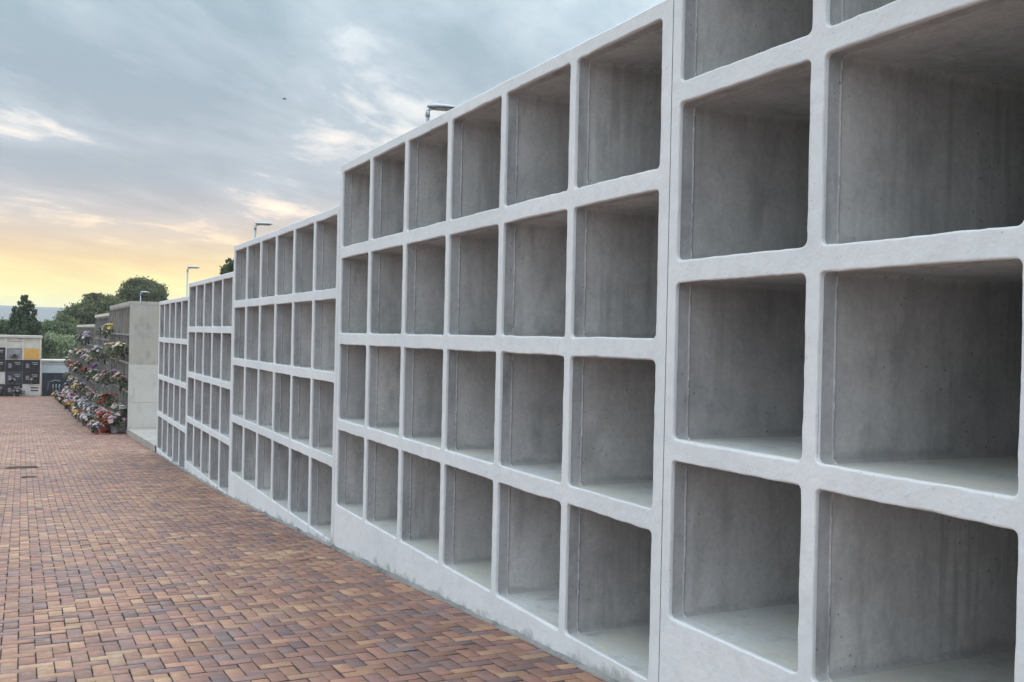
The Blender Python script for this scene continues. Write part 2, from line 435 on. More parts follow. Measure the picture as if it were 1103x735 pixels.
def paving():
    B = .0825; gap = .0030; ch = .0036
    ix = range(int(-6/B), int(D/B)+2); iy = range(int(-6/B), int(66.5/B))
    X0 = []
    for i in ix:
        for j in iy:
            d = (i-j) % 4
            if d == 0: X0.append((i, j, 2, 1))
            elif d == 3: X0.append((i, j, 1, 2))
    A = np.array(X0, float); off = D - .0 - math.floor(D/B)*B - .035
    x0 = A[:, 0]*B+off; y0 = A[:, 1]*B; x1 = x0+A[:, 2]*B; y1 = y0+A[:, 3]*B
    x0 += gap/2; x1 -= gap/2; y0 += gap/2; y1 -= gap/2
    keep = (x0 < D-.03)
    x0, x1, y0, y1 = x0[keep], np.minimum(x1[keep], D-.012), y0[keep], y1[keep]
    N = len(x0)
    sp = [-400, -8, 0, 14.2, 22, 67, 120]; zp = [.53, .53, .11, -.76, -1.06, -2.60, -3.6]
    jit = rng.normal(0, .0011, N); tx = rng.normal(0, .006, N); ty = rng.normal(0, .006, N)
    jx = rng.normal(0, .0012, N); jy = rng.normal(0, .0012, N); x0 += jx; x1 += jx; y0 += jy; y1 += jy
    xm, ym = (x0+x1)/2, (y0+y1)/2
    und = .004*np.sin(xm*2.1+ym*.7)+.003*np.sin(ym*1.9-xm*1.3)
    def P(xx, yy, dz): 
        z = np.interp(yy, sp, zp)+jit+und+(xx-xm)*tx+(yy-ym)*ty+dz
        return np.stack([xx, yy, z], 1)
    c = ch
    V = np.stack([P(x0, y0, -.022), P(x1, y0, -.022), P(x1, y1, -.022), P(x0, y1, -.022),
                  P(x0, y0, -.0025), P(x1, y0, -.0025), P(x1, y1, -.0025), P(x0, y1, -.0025),
                  P(x0+c, y0+c, 0), P(x1-c, y0+c, 0), P(x1-c, y1-c, 0), P(x0+c, y1-c, 0)], 1).reshape(-1, 3)
    F = []
    base = np.array([[8,9,10,11], [4,5,9,8], [5,6,10,9], [6,7,11,10], [7,4,8,11], [0,1,5,4], [1,2,6,5], [2,3,7,6], [3,0,4,7]])
    F = (base[None]+12*np.arange(N)[:, None, None]).reshape(-1, 4)
    me = bpy.data.meshes.new('paving'); me.vertices.add(len(V)); me.vertices.foreach_set('co', V.astype(np.float32).ravel())
    me.loops.add(F.size); me.loops.foreach_set('vertex_index', F.astype(np.int32).ravel())
    me.polygons.add(len(F)); me.polygons.foreach_set('loop_start', np.arange(0, F.size, 4, dtype=np.int32))
    me.update(calc_edges=True); me.validate()
    attr = me.color_attributes.new('brick', 'FLOAT_COLOR', 'POINT')
    C = np.ones((N, 12, 4), np.float32)
    C[:, :, 0] = np.clip(rng.beta(1.9, 2.0, N), 0, 1)[:, None]; C[:, :, 1] = rng.random(N)[:, None]
    C[:, 0:4, 2] = 0; C[:, 4:8, 2] = .15; C[:, 8:, 2] = 1
    attr.data.foreach_set('color', C.ravel())
    me.materials.append(M['paver'])
    o = bpy.data.objects.new('pavement', me); COL.objects.link(o); o['kind'] = 'structure'
paving()

def manhole(px, py, z, w, d, label):
    p = at(px, py, z); x, y = p.x, p.y; z0 = gz(y)
    r = empty('drain_cover', (x, y, z0), label, 'drain cover')
    mb = MB(); 
    for a in ((-w/2, w/2, -d/2, -d/2+.03), (-w/2, w/2, d/2-.03, d/2), (-w/2, -w/2+.03, -d/2+.03, d/2-.03), (w/2-.03, w/2, -d/2+.03, d/2-.03)):
        mb.box(*a, -.02, .014)
    mb.build('frame', M['darkmetal'], r)
    mb = MB(); n = int(w/.035)
    mb.box(-w/2+.032, w/2-.032, -d/2+.032, d/2-.032, -.03, .004)
    for k in range(n):
        xx = -w/2+.04+k*(w-.08)/n; mb.box(xx, xx+.014, -d/2+.04, d/2-.04, .004, .011)
    mb.build('grating', M['darkmetal'], r)
manhole(26, 495, 17.6, .50, .22, 'larger dark iron drain cover set in the brick paving')
manhole(34, 507, 16.0, .22, .12, 'smaller dark iron drain cover in the brick paving, nearer the camera')

# raised ledge between the new and the old niches
mb = MB()
k = 24
for i in range(k):
    ya, yb = 22.09+(28.45-22.09)*i/k, 22.09+(28.45-22.09)*(i+1)/k
    za, zb_ = gz(ya)+.15, gz(yb)+.15
    mb.add([(D-.02, ya, za-.35), (D-.02, yb, zb_-.35), (D-.02, yb, zb_), (D-.02, ya, za), (5.2, ya, za), (5.2, yb, zb_)],
           [(0, 1, 2, 3), (3, 2, 5, 4)])
    mb.add([(5.2, ya, za), (5.2, yb, zb_), (5.2, yb, zb_-.4), (5.2, ya, za-.4)], [(0, 1, 2, 3)])
o = mb.build('kerb', M['kerb']); o['kind'] = 'structure'

# ------------------------------------------------------------------ old niche blocks with plaques
def stone(name, col, rough=.25, var=.25):
    t = NT(name); p, r = t.objco(); n = t.noise(p, 6, 6, .65, 1.2)
    c = t.ramp(n, [(.35, tuple(x*(1-var) for x in col)), (.62, tuple(min(1, x*(1+var)) for x in col))])
    return t.out(c, rough)
STONES = {'black': stone('black_granite', (.022, .024, .028)), 'grey': stone('grey_granite', (.22, .225, .24)),
          'white': stone('white_marble', (.58, .57, .54), .35, .08), 'yellow': stone('ochre_stone', (.62, .36, .09), .4, .12),
          'dark': stone('dark_blue_granite', (.045, .055, .075)), 'rose': stone('rose_granite', (.30, .19, .17))}
GOLD = plain('gilt_lettering', (.62, .52, .30), .4, .4); SILV = plain('silver_lettering', (.55, .56, .57), .4, .3)
JOINT = plain('pale_render', (.60, .58, .51), .85, var=.12, scale=3)

OLDN = 'old niche blocks covered in flowers'
NUM = ['first', 'second', 'third', 'fourth', 'fifth', 'sixth', 'seventh', 'eighth', 'ninth', 'tenth', 'eleventh', 'twelfth', 'thirteenth', 'fourteenth', 'fifteenth', 'sixteenth', 'seventeenth', 'eighteenth']
bouquet_spots = []
def old_block(label, short, s0, s1, top, cols, rows, pitchz=.76, end=False, open_top=False):
    zt = ZC+top; zg = gz((s0+s1)/2)
    root = empty('old_niche_block', (D, s0, zg), label, 'niche block', OLDN)
    L = lambda y, z: (y-s0, z-zg)
    mb = MB()
    mb.box(.11, 2.4, .02 if end else 0, s1-s0-.004, gz(s1)-.4-zg, zt-.1-zg)
    mb.build('wall', M['old2'], root)
    mb = MB(); mb.box(-.03 if not end else .0, 2.44 if not end else 2.4, -.0 if not end else -.02, s1-s0-.006, zt-.1-zg, zt-zg, 0, .008); mb.build('coping', M['old1'] if end else JOINT, root)
    mb = MB(); pw = (s1-s0)/cols
    for i in range(cols+1):
        y = i*pw; a = max(0, y-.04); b = min(s1-s0-.004, y+.04)
        mb.box(0, .11, a, b, gz(s1)-.4-zg, zt-.102-zg)
    for r in range(rows+1):
        z = zt-.1-r*pitchz
        mb.box(.003, .11, 0.001, s1-s0-.008, z-.05-zg, z-.002-zg)
    mb.box(.004, .108, 0.002, s1-s0-.009, gz(s1)-.4-zg, zt-.1-rows*pitchz-zg)
    mb.build('front_frame', M['oldframe'], root)
    for r in range(rows):
        for i in range(cols):
            y = (i+.5)*pw; z = zt-.1-r*pitchz-pitchz/2-.02
            kind = random.choices(list(STONES), [6, 5, 6, 1, 3, 1])[0]
            if open_top and r == 0:
                if i == 1: kind = 'yellow'
                elif i > 3: kind = 'white'
                else: continue
            mb = MB(); mb.box(.07, .105, y-pw/2+.045, y+pw/2-.045, z-pitchz/2+.05-zg, z+pitchz/2-.05-zg, 0, .006)
            for q in range(3):
                mb.box(.066, .071, y-.2+.03*q, y+.2-.05*q, z+.12-q*.07-zg, z+.135-q*.07-zg, 1)
            mb.build('plaque', [STONES[kind], GOLD if kind in ('black', 'dark') else SILV], root)
            if not (open_top and r == 0 and i in (0, 4)):
                bouquet_spots.append((s0+y, z-pitchz/2+.06, r, i, rows, short))
    if end:        # cast end wall in three lifts
        h0, h1 = gz(s0)-.3, zt-.1; cuts = [h0, h0+.30+.72*1.15, h0+.3+.72*2.55, h1]
        for k in range(3):
            mb = MB(); mb.box(.0, 2.4, -.02, .015, cuts[k]+.0015-zg, cuts[k+1]-.0015-zg, 0, .002)
            p = mb.build('end_wall', [M['old2'], M['old2'], M['old1']][k], root)
            if k == 2: p['label'] = 'darker weathered top lift of the bare concrete end wall'
    return root

old_block('tallest old niche block with bare concrete end wall facing the camera, flowers on its front', 'tallest old block', 28.5, 35.4, .76, 8, 4, end=True, open_top=True)
old_block('second old niche block, one step lower than the one with the bare end wall', 'second old block', 35.42, 42.5, .54, 8, 4)
old_block('third old niche block with a thin coping, behind the flowers near the treetops', 'third old block', 42.52, 57.0, .19, 17, 5, .72)
old_block('lowest old niche block, at the far end of the flowers beside the dark granite tomb', 'lowest old block', 57.02, 66.3, -1.30, 11, 3)

# ------------------------------------------------------------------ bouquets
PET = {'white': (.60, .60, .58), 'pink': (.58, .36, .39), 'red': (.42, .035, .04), 'yellow': (.70, .52, .12), 'lilac': (.42, .28, .50),
       'cream': (.70, .62, .42), 'orange': (.68, .28, .08), 'violet': (.22, .10, .32), 'salmon': (.60, .40, .34)}
PM = {k: plain(k+'_petals', v, .7, var=.18, scale=40) for k, v in PET.items()}
VASE = {'grey': plain('grey_vase', (.30, .31, .32), .35), 'terracotta': plain('terracotta_pot', (.30, .12, .07), .8), 'red': plain('red_glazed_pot', (.36, .02, .025), .3), 'black': plain('black_vase', (.03, .03, .03), .3)}
ICO = None
def flower_mesh(cols, vase, size=.36, n=16, spread=1.0, pot=False, seed=0):
    rd = random.Random(seed); mb = MB(); mats = [PM[c] for c in cols] + [M['fleaf'], VASE[vase], M['soilpot']]
    nl = len(cols)
    vh = .10*size/.36 if not pot else .13*size/.36; vr = .04 if not pot else .075*size/.36
    mb.lathe((0, 0, 0), [(0, 0), (vr*.75, 0), (vr*.85, vh*.3), (vr, vh), (vr*1.1, vh), (vr*1.1, vh*1.04), (vr*.9, vh*1.04), (vr*.85, vh*.9), (0, vh*.9)], 10, nl+1)
    for k in range(n):
        w = rd.random()*6.283; e = rd.uniform(.05, 1.6); rr = size*.5*spread*rd.uniform(.6, 1.1)
        p = Vector((math.cos(w)*math.sin(e)*rr, math.sin(w)*math.sin(e)*rr, vh+size*.28+math.cos(e)*rr*.75))
        mb.tube([(0, 0, vh*.9), (p.x*.4, p.y*.4, vh+p.z*.3), p], .004, 4, nl, cap=False)
        fr = rd.uniform(.035, .070)*size/.36; mt = rd.randrange(nl)
        d = (p-Vector((0, 0, vh))).normalized(); a = d.orthogonal().normalized(); b = d.cross(a)
        for ring, (npet, ln, up) in enumerate(((7, 1.0, .35), (6, .72, .8), (4, .4, 1.1))):   # three whorls of petals
            for q in range(npet):
                t = 6.283*(q/npet)+ring*.4+rd.uniform(-.15, .15); dr = a*math.cos(t)+b*math.sin(t); tn = -a*math.sin(t)+b*math.cos(t)
                L_ = fr*ln*rd.uniform(.85, 1.15)
                p0 = p; p1 = p+dr*L_*.6+d*L_*up*.5+tn*L_*.38; p2 = p+dr*L_+d*L_*up*.75; p3 = p+dr*L_*.6+d*L_*up*.5-tn*L_*.38
                mb.add([p0, p1, p2, p3], [(0, 1, 2, 3)], mt)
    for k in range(int(n*4.5)):
        w = rd.random()*6.283; e = rd.uniform(.2, 2.35); rr = size*.62*spread*rd.uniform(.4, 1)
        c = Vector((math.cos(w)*math.sin(e)*rr, math.sin(w)*math.sin(e)*rr, vh+size*.2+math.cos(e)*rr*.7))
        d = Vector((c.x, c.y, rd.uniform(-.05, .3)*size)).normalized(); s_ = d.cross(Vector((0, 0, 1))).normalized(); L_ = rd.uniform(.07, .13)*size/.36
        wd = L_*rd.uniform(.18, .36)
        mb.add([c-d*L_*.5, c+s_*wd+Vector((0, 0, .01)), c+d*L_*.5-Vector((0, 0, .02)), c-s_*wd+Vector((0, 0, .01))], [(0, 1, 2, 3)], nl)
    if pot: mb.lathe((0, 0, vh*.92), [(vr*.85, 0), (0, .004)], 10, nl+2)
    return mb.mesh('flower_bunch', mats)
COMBOS = [('white',), ('white', 'pink'), ('pink',), ('yellow', 'white'), ('white', 'cream'), ('red', 'white'), ('lilac', 'white'), ('salmon', 'cream'), ('orange', 'yellow'), ('violet', 'pink'), ('red',), ('cream', 'pink')]
WALLM = [(c, flower_mesh(c, 'grey' if i % 2 else 'black', .40, 15, 1.0, False, i)) for i, c in enumerate(COMBOS)]
POTM = [(c, flower_mesh(c, ['terracotta', 'grey', 'black'][i % 3], .58, 22, 1.1, True, 50+i)) for i, c in enumerate(COMBOS)]

rb = random.Random(3)
def cname(c): return ' and '.join(c)
for (s, z, r, i, rows, short) in bouquet_spots:
    top = r == 0
    if rb.random() < (.35 if top else .06): continue
    c, me = rb.choices(WALLM, [9, 5, 3, 4, 7, 4, 3, 3, 0, 2, 3, 3])[0]
    rowname = 'top row' if r == 0 else ('bottom row' if r == rows-1 else NUM[r]+' row')
    o = bpy.data.objects.new('flower_bunch', me); COL.objects.link(o)
    o.location = (D-.02-rb.uniform(.04, .14), s+rb.uniform(-.16, .16), z+rb.uniform(-.12, .06)); o.rotation_euler = (rb.uniform(-.3, .3), -rb.uniform(.1, .6), rb.uniform(0, 6.28))
    k = rb.uniform(.75, 1.25); o.scale = (k, k, k*rb.uniform(.9, 1.15))
    tag(o, f'{cname(c)} flowers, {rowname}, {NUM[i]} column of the {short}', 'flowers', 'flower bunches on the old niches')
pots = []
s = 28.75; kpot = 0
while s < 62:
    c, me = rb.choices(POTM, [7, 4, 2, 3, 6, 3, 3, 2, 1, 2, 2, 2])[0]
    pots.append((s, D-.28-rb.uniform(0, .10), c, me, rb.uniform(.6, .92)))
    if rb.random() < .5:
        c, me = rb.choice(POTM); pots.append((s+rb.uniform(-.1, .2), D-.72-rb.uniform(0, .12), c, me, rb.uniform(.45, .72)))
    s += rb.uniform(.55, 1.0)
def posword(n, N): return NUM[n] if n < len(NUM) else None
front = [p for p in pots if p[1] < D-.5]; back = [p for p in pots if p[1] >= D-.5]
for rowp, rn in ((back, 'against the old niches'), (front, 'in the outer row of pots')):
    N = len(rowp)
    for n, (s, x, c, me, k) in enumerate(rowp):
        o = bpy.data.objects.new('potted_flowers', me); COL.objects.link(o)
        o.location = (x, s, gz(s)+.001); o.scale = (k, k, k); o.rotation_euler = (0, 0, rb.uniform(0, 6.28))
        if n < 18 and n < (N+1)//2 or N-1-n >= 18: w = NUM[min(n, 17)]+' from the near end' if n < 18 else f'{n+1}th from the near end'
        else: w = NUM[N-1-n]+' from the far end'
        tag(o, f'potted {cname(c)} flowers {rn}, {w}', 'potted flowers', 'potted flowers along the foot of the old niches')
# the big red pot and neighbours seen clearly near the end wall
def redpot():
    p = at(125.5, 457, 28.0); x, y = 2.02, 29.3
    r = empty('flower_pot', (x, y, gz(y)), 'large bright red pot of red flowers on the paving near the end wall', 'flower pot')
    mb = MB(); mb.lathe((0, 0, 0), [(0, 0), (.10, 0), (.115, .05), (.15, .36), (.165, .36), (.165, .40), (.14, .40), (.13, .34), (0, .34)], 16); mb.build('pot', VASE['red'], r)
    me = flower_mesh(('red', 'salmon'), 'red', .42, 20, 1.0, True, 99); o = bpy.data.objects.new('flowers', me); COL.objects.link(o); o.parent = r; o.location = (0, 0, .17)
redpot()

# ------------------------------------------------------------------ far niche wall across the end of the path
YF = 66.6
def far_wall():
    zg = gz(YF); zt = ZC + (353.5-362)/1100*60.5
    x1 = 1.02; root = empty('niche_wall', (x1, YF, zg), 'pale niche wall across the far left end of the path, faced with black and white plaques', 'niche block')
    pw, ph = .925, .715; cols = 9
    W = cols*pw+.12; H = zt-zg
    mb = MB(); mb.box(-W, 0, .16, 2.6, -.3, H-.14); mb.build('wall', JOINT, root)
    mb = MB(); mb.box(-W-.05, .05, -.06, 2.66, H-.14, H, 0, .015); mb.build('cornice', M['old2'], root)
    mb = MB()
    for i in range(cols+1):
        x = -.06-i*pw; mb.box(x-.05, x+.05, 0, .16, -.3, H-.142)
    for r in range(5):
        z = r*ph+.0; mb.box(-W, 0, .004, .158, z-.035, z+.03)
    mb.box(-W+.01, -.01, .10, .159, 4*ph+.04, H-.145)
    mb.build('front_frame', JOINT, root)
    table = {(0, 3): 'yellow', (1, 3): 'grey', (2, 3): 'black', (0, 2): 'black', (1, 2): 'black', (2, 2): 'black',
             (0, 1): 'black', (1, 1): 'dark', (2, 1): 'white', (0, 0): 'white', (1, 0): 'black', (2, 0): 'black'}
    lab = {'yellow': 'ochre yellow plaque in the top row', 'white': None}
    for r in range(4):
        for i in range(cols):
            k = table.get((i, r)) or random.choice(['black', 'black', 'grey', 'white', 'dark'])
            xc = -.06-(i+.5)*pw; zc = r*ph+ph/2
            mb = MB(); hw, hh = pw/2-.05, ph/2-.04
            if k in ('black', 'dark'): hw, hh = pw/2-.003, ph/2-.003
            mb.box(xc-hw, xc+hw, -.01, .05, zc-hh, zc+hh, 0, .006)
            if (i, r) == (0, 0):
                mb.box(xc-.02, xc+.38, -.016, -.008, zc+.10, zc+.17, 1); mb.box(xc-.02, xc+.38, -.016, -.008, zc-.06, zc+.01, 1)
            elif k in ('black', 'dark', 'grey'):
                mb.box(xc+.02, xc+.34, -.015, -.008, zc+.17, zc+.20, 1); mb.box(xc+.08, xc+.32, -.015, -.008, zc+.08, zc+.105, 1)
                mb.box(xc-.30, xc-.12, -.015, -.008, zc-.12, zc+.14, 2)
            p = mb.build('plaque', [STONES[k], STONES['black'] if (i, r) == (0, 0) else SILV, STONES['grey']], root)
            if k == 'yellow': p['label'] = 'ochre yellow plaque'
    mb = MB(); mb.box(-.06-2*pw+.18, -.06-pw-.18, .09, .101, 4*ph+.34, 4*ph+.37); mb.build('inscription', STONES['rose'], root)
far_wall()
FW = [(-.50, 1, 'white', 'white flowers in front of a black plaque on the far niche wall'), (-1.45, 3, 'pink', 'pink flowers before the grey plaque on the far niche wall'),
      (-1.5, 1, 'orange', 'orange flowers low on the far niche wall left of the white flowers'), (-2.35, 2, 'yellow', 'yellow flowers on the black plaque at the left edge of the photo')]
for dx, r, c, lb in FW:
    me = flower_mesh((c, 'white') if c != 'white' else (c,), 'grey', .34, 20, 1.0, False, hash(c) % 97 if False else len(c)*7+r)
    o = bpy.data.objects.new('flower_bunch', me); COL.objects.link(o); o.location = (1.02+dx, YF-.13, gz(YF)+.04+r*.715); tag(o, lb, 'flowers', 'flower bunches on the far niche wall')
for dx, c, lb in ((-1.05, ('white',), 'white flowers on the ground below the far niche wall, beside the white plaque'), (-1.4, ('lilac', 'white'), 'lilac and white flowers on the ground before the far niche wall'), (-2.3, ('pink', 'violet'), 'pink and violet flowers on the ground at the left edge, before the far niche wall')):
    me = flower_mesh(c, 'grey', .40, 14, 1.2, True, len(lb)); o = bpy.data.objects.new('potted_flowers', me); COL.objects.link(o); o.location = (1.02+dx, YF-.35, gz(YF-.35)); tag(o, lb, 'potted flowers', 'potted flowers before the far niche wall')

def tomb():
    y = 68.6; zg = gz(y); x0, x1 = 1.10, 3.9
    zt = ZC + (353.8-388)/1100*62.3; H = zt-zg
    r = empty('granite_tomb', (x0, y, zg), 'low tomb with dark granite front and white lintel between the far wall and the flowers', 'tomb')
    W = x1-x0
    mb = MB(); mb.box(0, W, .12, 2.5, -.3, H-.12); mb.build('wall', JOINT, r)
    mb = MB(); mb.box(-.05, W+.05, -.10, 2.55, H-.12, H-.02, 0, .01); mb.box(-.02, W+.02, -.05, .11, H-.25, H-.17, 0); mb.build('cornice', M['old2'], r)
    mb = MB(); mb.box(.0, W, .0, .118, H-.80, H-.25); mb.box(-.0, W, .03, .119, H-.17, H-.121); mb.build('lintel', plain('pale_blue_white_render', (.52, .58, .64), .7), r)
    mb = MB(); mb.box(.03, W-.03, .02, .117, -.28, H-.803); mb.build('front_panel', STONES['dark'], r)
    mb = MB()
    a = [(.30, .02), (.36, .45), (.42, .62), (.60, .70), (.80, .74), (1.0, .70), (1.18, .62), (1.24, .45), (1.30, .02)]
    mb.tube([(x, -.0, z+.15) for x, z in a], .045, 8)
    for xx in (.62, .80, .98): mb.tube([(xx, -.0, .20), (xx, -.0, .66)], .055, 8)
    mb.build('arch_ornament', STONES['grey'], r)
tomb()

# ------------------------------------------------------------------ street lamps behind the niches
def lamp_proto():
    r = empty('street_lamp', (0, 0, 0), '', 'street lamp', 'street lamps behind the niche blocks')
    Hh = 7.15
    mb = MB(); mb.tube([(0, 0, -.3), (0, 0, 1.0), (0, 0, Hh-.16)], [.075, .07, .038], 12); mb.lathe((0, 0, 0), [(.16, 0), (.16, .03), (.09, .05), (.08, .12)], 12); mb.build('pole', M['metal'], r)
    mb = MB(); mb.tube([(0, 0, Hh-.18), (0, 0, Hh-.06), (.05, 0, Hh-.02), (.14, 0, Hh)], [.05, .045, .038, .035], 10); mb.build('bracket', M['metal'], r)
    mb = MB()       # flat tapering luminaire
    secs = [(-.02, .05, .03), (.04, .09, .055), (.16, .14, .07), (.34, .16, .065), (.50, .14, .05), (.58, .08, .025)]
    vs = []; n = 12
    for x, w, h in secs:
        for k in range(n):
            t = 2*math.pi*k/n; zz = math.sin(t)
            vs.append((x, w*math.copysign(abs(math.cos(t))**.6, math.cos(t)), Hh+.02+h*(zz if zz > 0 else zz*.35)))
    fs = [(i*n+k, i*n+(k+1) % n, (i+1)*n+(k+1) % n, (i+1)*n+k) for i in range(len(secs)-1) for k in range(n)] + [tuple(range(n-1, -1, -1)), tuple(range((len(secs)-1)*n, len(secs)*n))]
    mb.add(vs, fs, 0, True); hd = mb.build('lamp_head', M['metal'], r)
    mb = MB(); mb.box(.14, .50, -.11, .11, Hh-.022, Hh-.004, 0, .006); mb.build('lens', M['lens'], hd)
    return r
def copy_tree(o, parent=None):
    c = o.copy(); COL.objects.link(c); c.parent = parent
    for ch in o.children: copy_tree(ch, c)
    return c
lp = lamp_proto()
LXP = 7.3
lamps = [(455, 112.5, 'nearest street lamp, its head just above the roof of the large complete niche block'),
         (272, 239.5, 'grey street lamp standing behind the middle niche block, pole and head in view'),
         (200, 287, 'slim street lamp behind the fourth and farthest new niche blocks'),
         (150, 314, 'farthest and smallest street lamp, in front of the round pine crown')]
for i, (px, py, lb) in enumerate(lamps):
    t = (px-551)/1100; s = LXP*(CA-t*SA)/(SA+t*CA); z = s*CA+LXP*SA
    h = ZC-(py-(353+.022*(px-24)))/1100*z
    o = lp if i == 0 else copy_tree(lp)
    o.location = (LXP, s, h-7.22); o['label'] = lb; o.rotation_euler = (0, 0, R(-12))

# ------------------------------------------------------------------ trees
def foliage(blobs, n, leaf, mat, name, parent, base, flat=1.0, clump=.33, seed=1):
    g = np.random.default_rng(seed); P = []
    vol = np.array([b[3]*b[4]*b[5] for b in blobs])**.67; vol /= vol.sum()
    for b, w in zip(blobs, vol):
        m = max(1, int(n*w)); nc = max(8, int(m/45))
        d = g.normal(size=(nc, 3)); d /= np.linalg.norm(d, axis=1)[:, None]
        rr = g.uniform(.45, 1.0, nc)**.6
        cc = d*rr[:, None]; cs = g.uniform(.5, 1.3, nc)
        idx = g.integers(0, nc, m)
        q = g.normal(size=(m, 3))*.5*clump*cs[idx][:, None]; q[:, 2] *= flat
        p = (cc[idx]+q)*np.array(b[3:6])+np.array(b[0:3]); P.append(p)
    P = np.concatenate(P); m = len(P)
    a = g.normal(size=(m, 3)); a /= np.linalg.norm(a, axis=1)[:, None]
    b_ = np.cross(a, g.normal(size=(m, 3))); b_ /= np.linalg.norm(b_, axis=1)[:, None]
    L_ = leaf*g.uniform(.6, 1.4, m)[:, None]
    V = np.stack([P-a*L_, P+b_*L_*.5, P+a*L_, P-b_*L_*.5], 1).reshape(-1, 3)-np.array(base)
    F = np.arange(4*m, dtype=np.int32)
    me = bpy.data.meshes.new(name); me.vertices.add(4*m); me.vertices.foreach_set('co', V.astype(np.float32).ravel())
    me.loops.add(4*m); me.loops.foreach_set('vertex_index', F); me.polygons.add(m); me.polygons.foreach_set('loop_start', np.arange(0, 4*m, 4, dtype=np.int32))
    me.update(calc_edges=True); me.materials.append(mat)
    o = bpy.data.objects.new(name, me); COL.objects.link(o); o.parent = parent; return o

def tree(name, label, cat, blobs, n, leaf, mat, px, z, group='trees beyond the cemetery', trunk=.25, flat=1.0, seed=1, clump=.33):
    """blobs are given as (px, py, depth offset, half width px, half depth m, half height px) at depth z"""
    k = z/1100; W = []
    for bx, by, dz, hw, hd, hh in blobs:
        p = at(bx, by, z+dz); W.append((p.x, p.y, p.z, hw*k, hd, hh*k))
    b = at(px, 400, z); base = (b.x, b.y, gz(b.y)-.06)
    r = empty(name, base, label, cat, group)
    foliage(W, n, leaf, mat, 'crown', r, base, flat, clump, seed)
    mb = MB(); c = Vector(base); zb = min(w[2] for w in W)-c.z
    fork = Vector((0, 0, max(.8, zb*.75)))
    mb.tube([(0, 0, -.3), fork*.5, fork], [trunk*1.25, trunk, trunk*.8], 10)
    for w in W[:7]:
        e = Vector(w[:3])-c; m_ = fork.lerp(e, .5)+Vector((0, 0, -.1*(e-fork).length))
        mb.tube([fork, m_, e], [trunk*.6, trunk*.4, trunk*.12], 7)
    mb.build('trunk', M['bark'], r); return r

# round stone pine behind the end wall (crown built of flattened cushions)
tree('stone_pine', 'tall stone pine with a round dense crown rising above the bare end wall', 'tree',
     [(151, 315, 0, 20, 2.4, 12), (138, 319, 1, 12, 1.8, 8), (165, 317, -1, 12, 1.8, 10), (148, 307, 0, 14, 1.8, 7), (158, 309, 1, 12, 1.6, 6), (132, 323, 0, 8, 1.2, 6), (171, 323, 0, 8, 1.2, 7)],
     24000, .16, M['pine'], 151, 140, trunk=.3, seed=3)
tree('stone_pine', 'broad dark pine left of the round pine, with a rising lumpy crown outline', 'tree',
     [(108, 330, 0, 20, 3, 11), (95, 338, -1, 20, 3, 13), (117, 325, 1, 10, 2, 6), (80, 343, 0, 16, 3, 14), (100, 320, 0, 9, 1.6, 4), (124, 334, 1, 14, 2, 12), (88, 355, -1, 24, 3, 15), (115, 348, 0, 20, 3, 16)],
     32000, .16, M['pine'], 100, 130, trunk=.32, seed=4)
tree('stone_pine', 'low dark pine in the gap between the cypress and the broad pine', 'tree',
     [(68, 348, 0, 10, 2, 8), (60, 354, 0, 10, 2, 7), (76, 356, 0, 10, 2, 10)], 12000, .15, M['pine'], 67, 120, trunk=.2, seed=5)
tree('cypress_tree', 'dark bushy cypress with a blunt top above the far niche wall', 'tree',
     [(26, 321, 0, 3.5, .3, 3.5), (24, 328, 0, 5, .4, 6), (30, 330, 0, 5, .4, 6), (33, 338, 0, 5, .45, 7), (23, 338, 0, 6, .5, 9), (14, 333, .3, 2.2, .2, 5), (15, 344, .3, 5, .4, 9), (29, 350, 0, 9, .6, 9), (38, 351, -.3, 5, .4, 7), (11, 354, 0, 5, .5, 8), (26, 362, 0, 17, 1.0, 9), (26, 378, 0, 17, 1.2, 16)],
     24000, .085, M['cypress'], 26, 84, trunk=.2, seed=6)
tree('olive_tree', 'pale green leafy tree between the cypress and the flower wall', 'tree',
     [(58, 368, 0, 14, 1.4, 9), (70, 374, 0, 16, 1.4, 12), (82, 380, 0, 14, 1.4, 14), (50, 380, 0, 10, 1.2, 12), (66, 388, 0, 20, 1.5, 12)],
     18000, .10, M['olive'], 66, 86, trunk=.12, seed=7)
tree('olive_tree', 'mid green rounded tree just behind the pale green leafy one', 'tree',
     [(52, 354, 0, 12, 1.5, 8), (64, 358, 0, 16, 1.8, 10), (78, 366, 0, 14, 1.6, 12), (48, 370, 0, 12, 1.5, 14)], 16000, .12, M['green'], 60, 100, trunk=.15, seed=8)
tree('olive_tree', 'mid green tree at the left edge of the photo beside the cypress', 'tree',
     [(4, 353, 0, 12, 1.5, 8), (-10, 356, 0, 14, 1.6, 10), (8, 364, 0, 12, 1.5, 12)], 12000, .12, M['green'], 2, 96, trunk=.15, seed=9)
tree('cypress_tree', 'treetop just showing over the roof of the fourth niche block', 'tree',
     [(245, 285, 0, 5, .5, 7), (245, 296, 0, 8, .7, 10), (245, 315, 0, 11, .9, 16), (245, 340, 0, 13, 1.1, 20)], 12000, .09, M['cypress'], 245, 70, trunk=.15, seed=10)
for i, (px, z, lb) in enumerate([(-60, 110, 'green tree out of frame to the left'), (-120, 125, 'second green tree out of frame to the left')]):
    pass

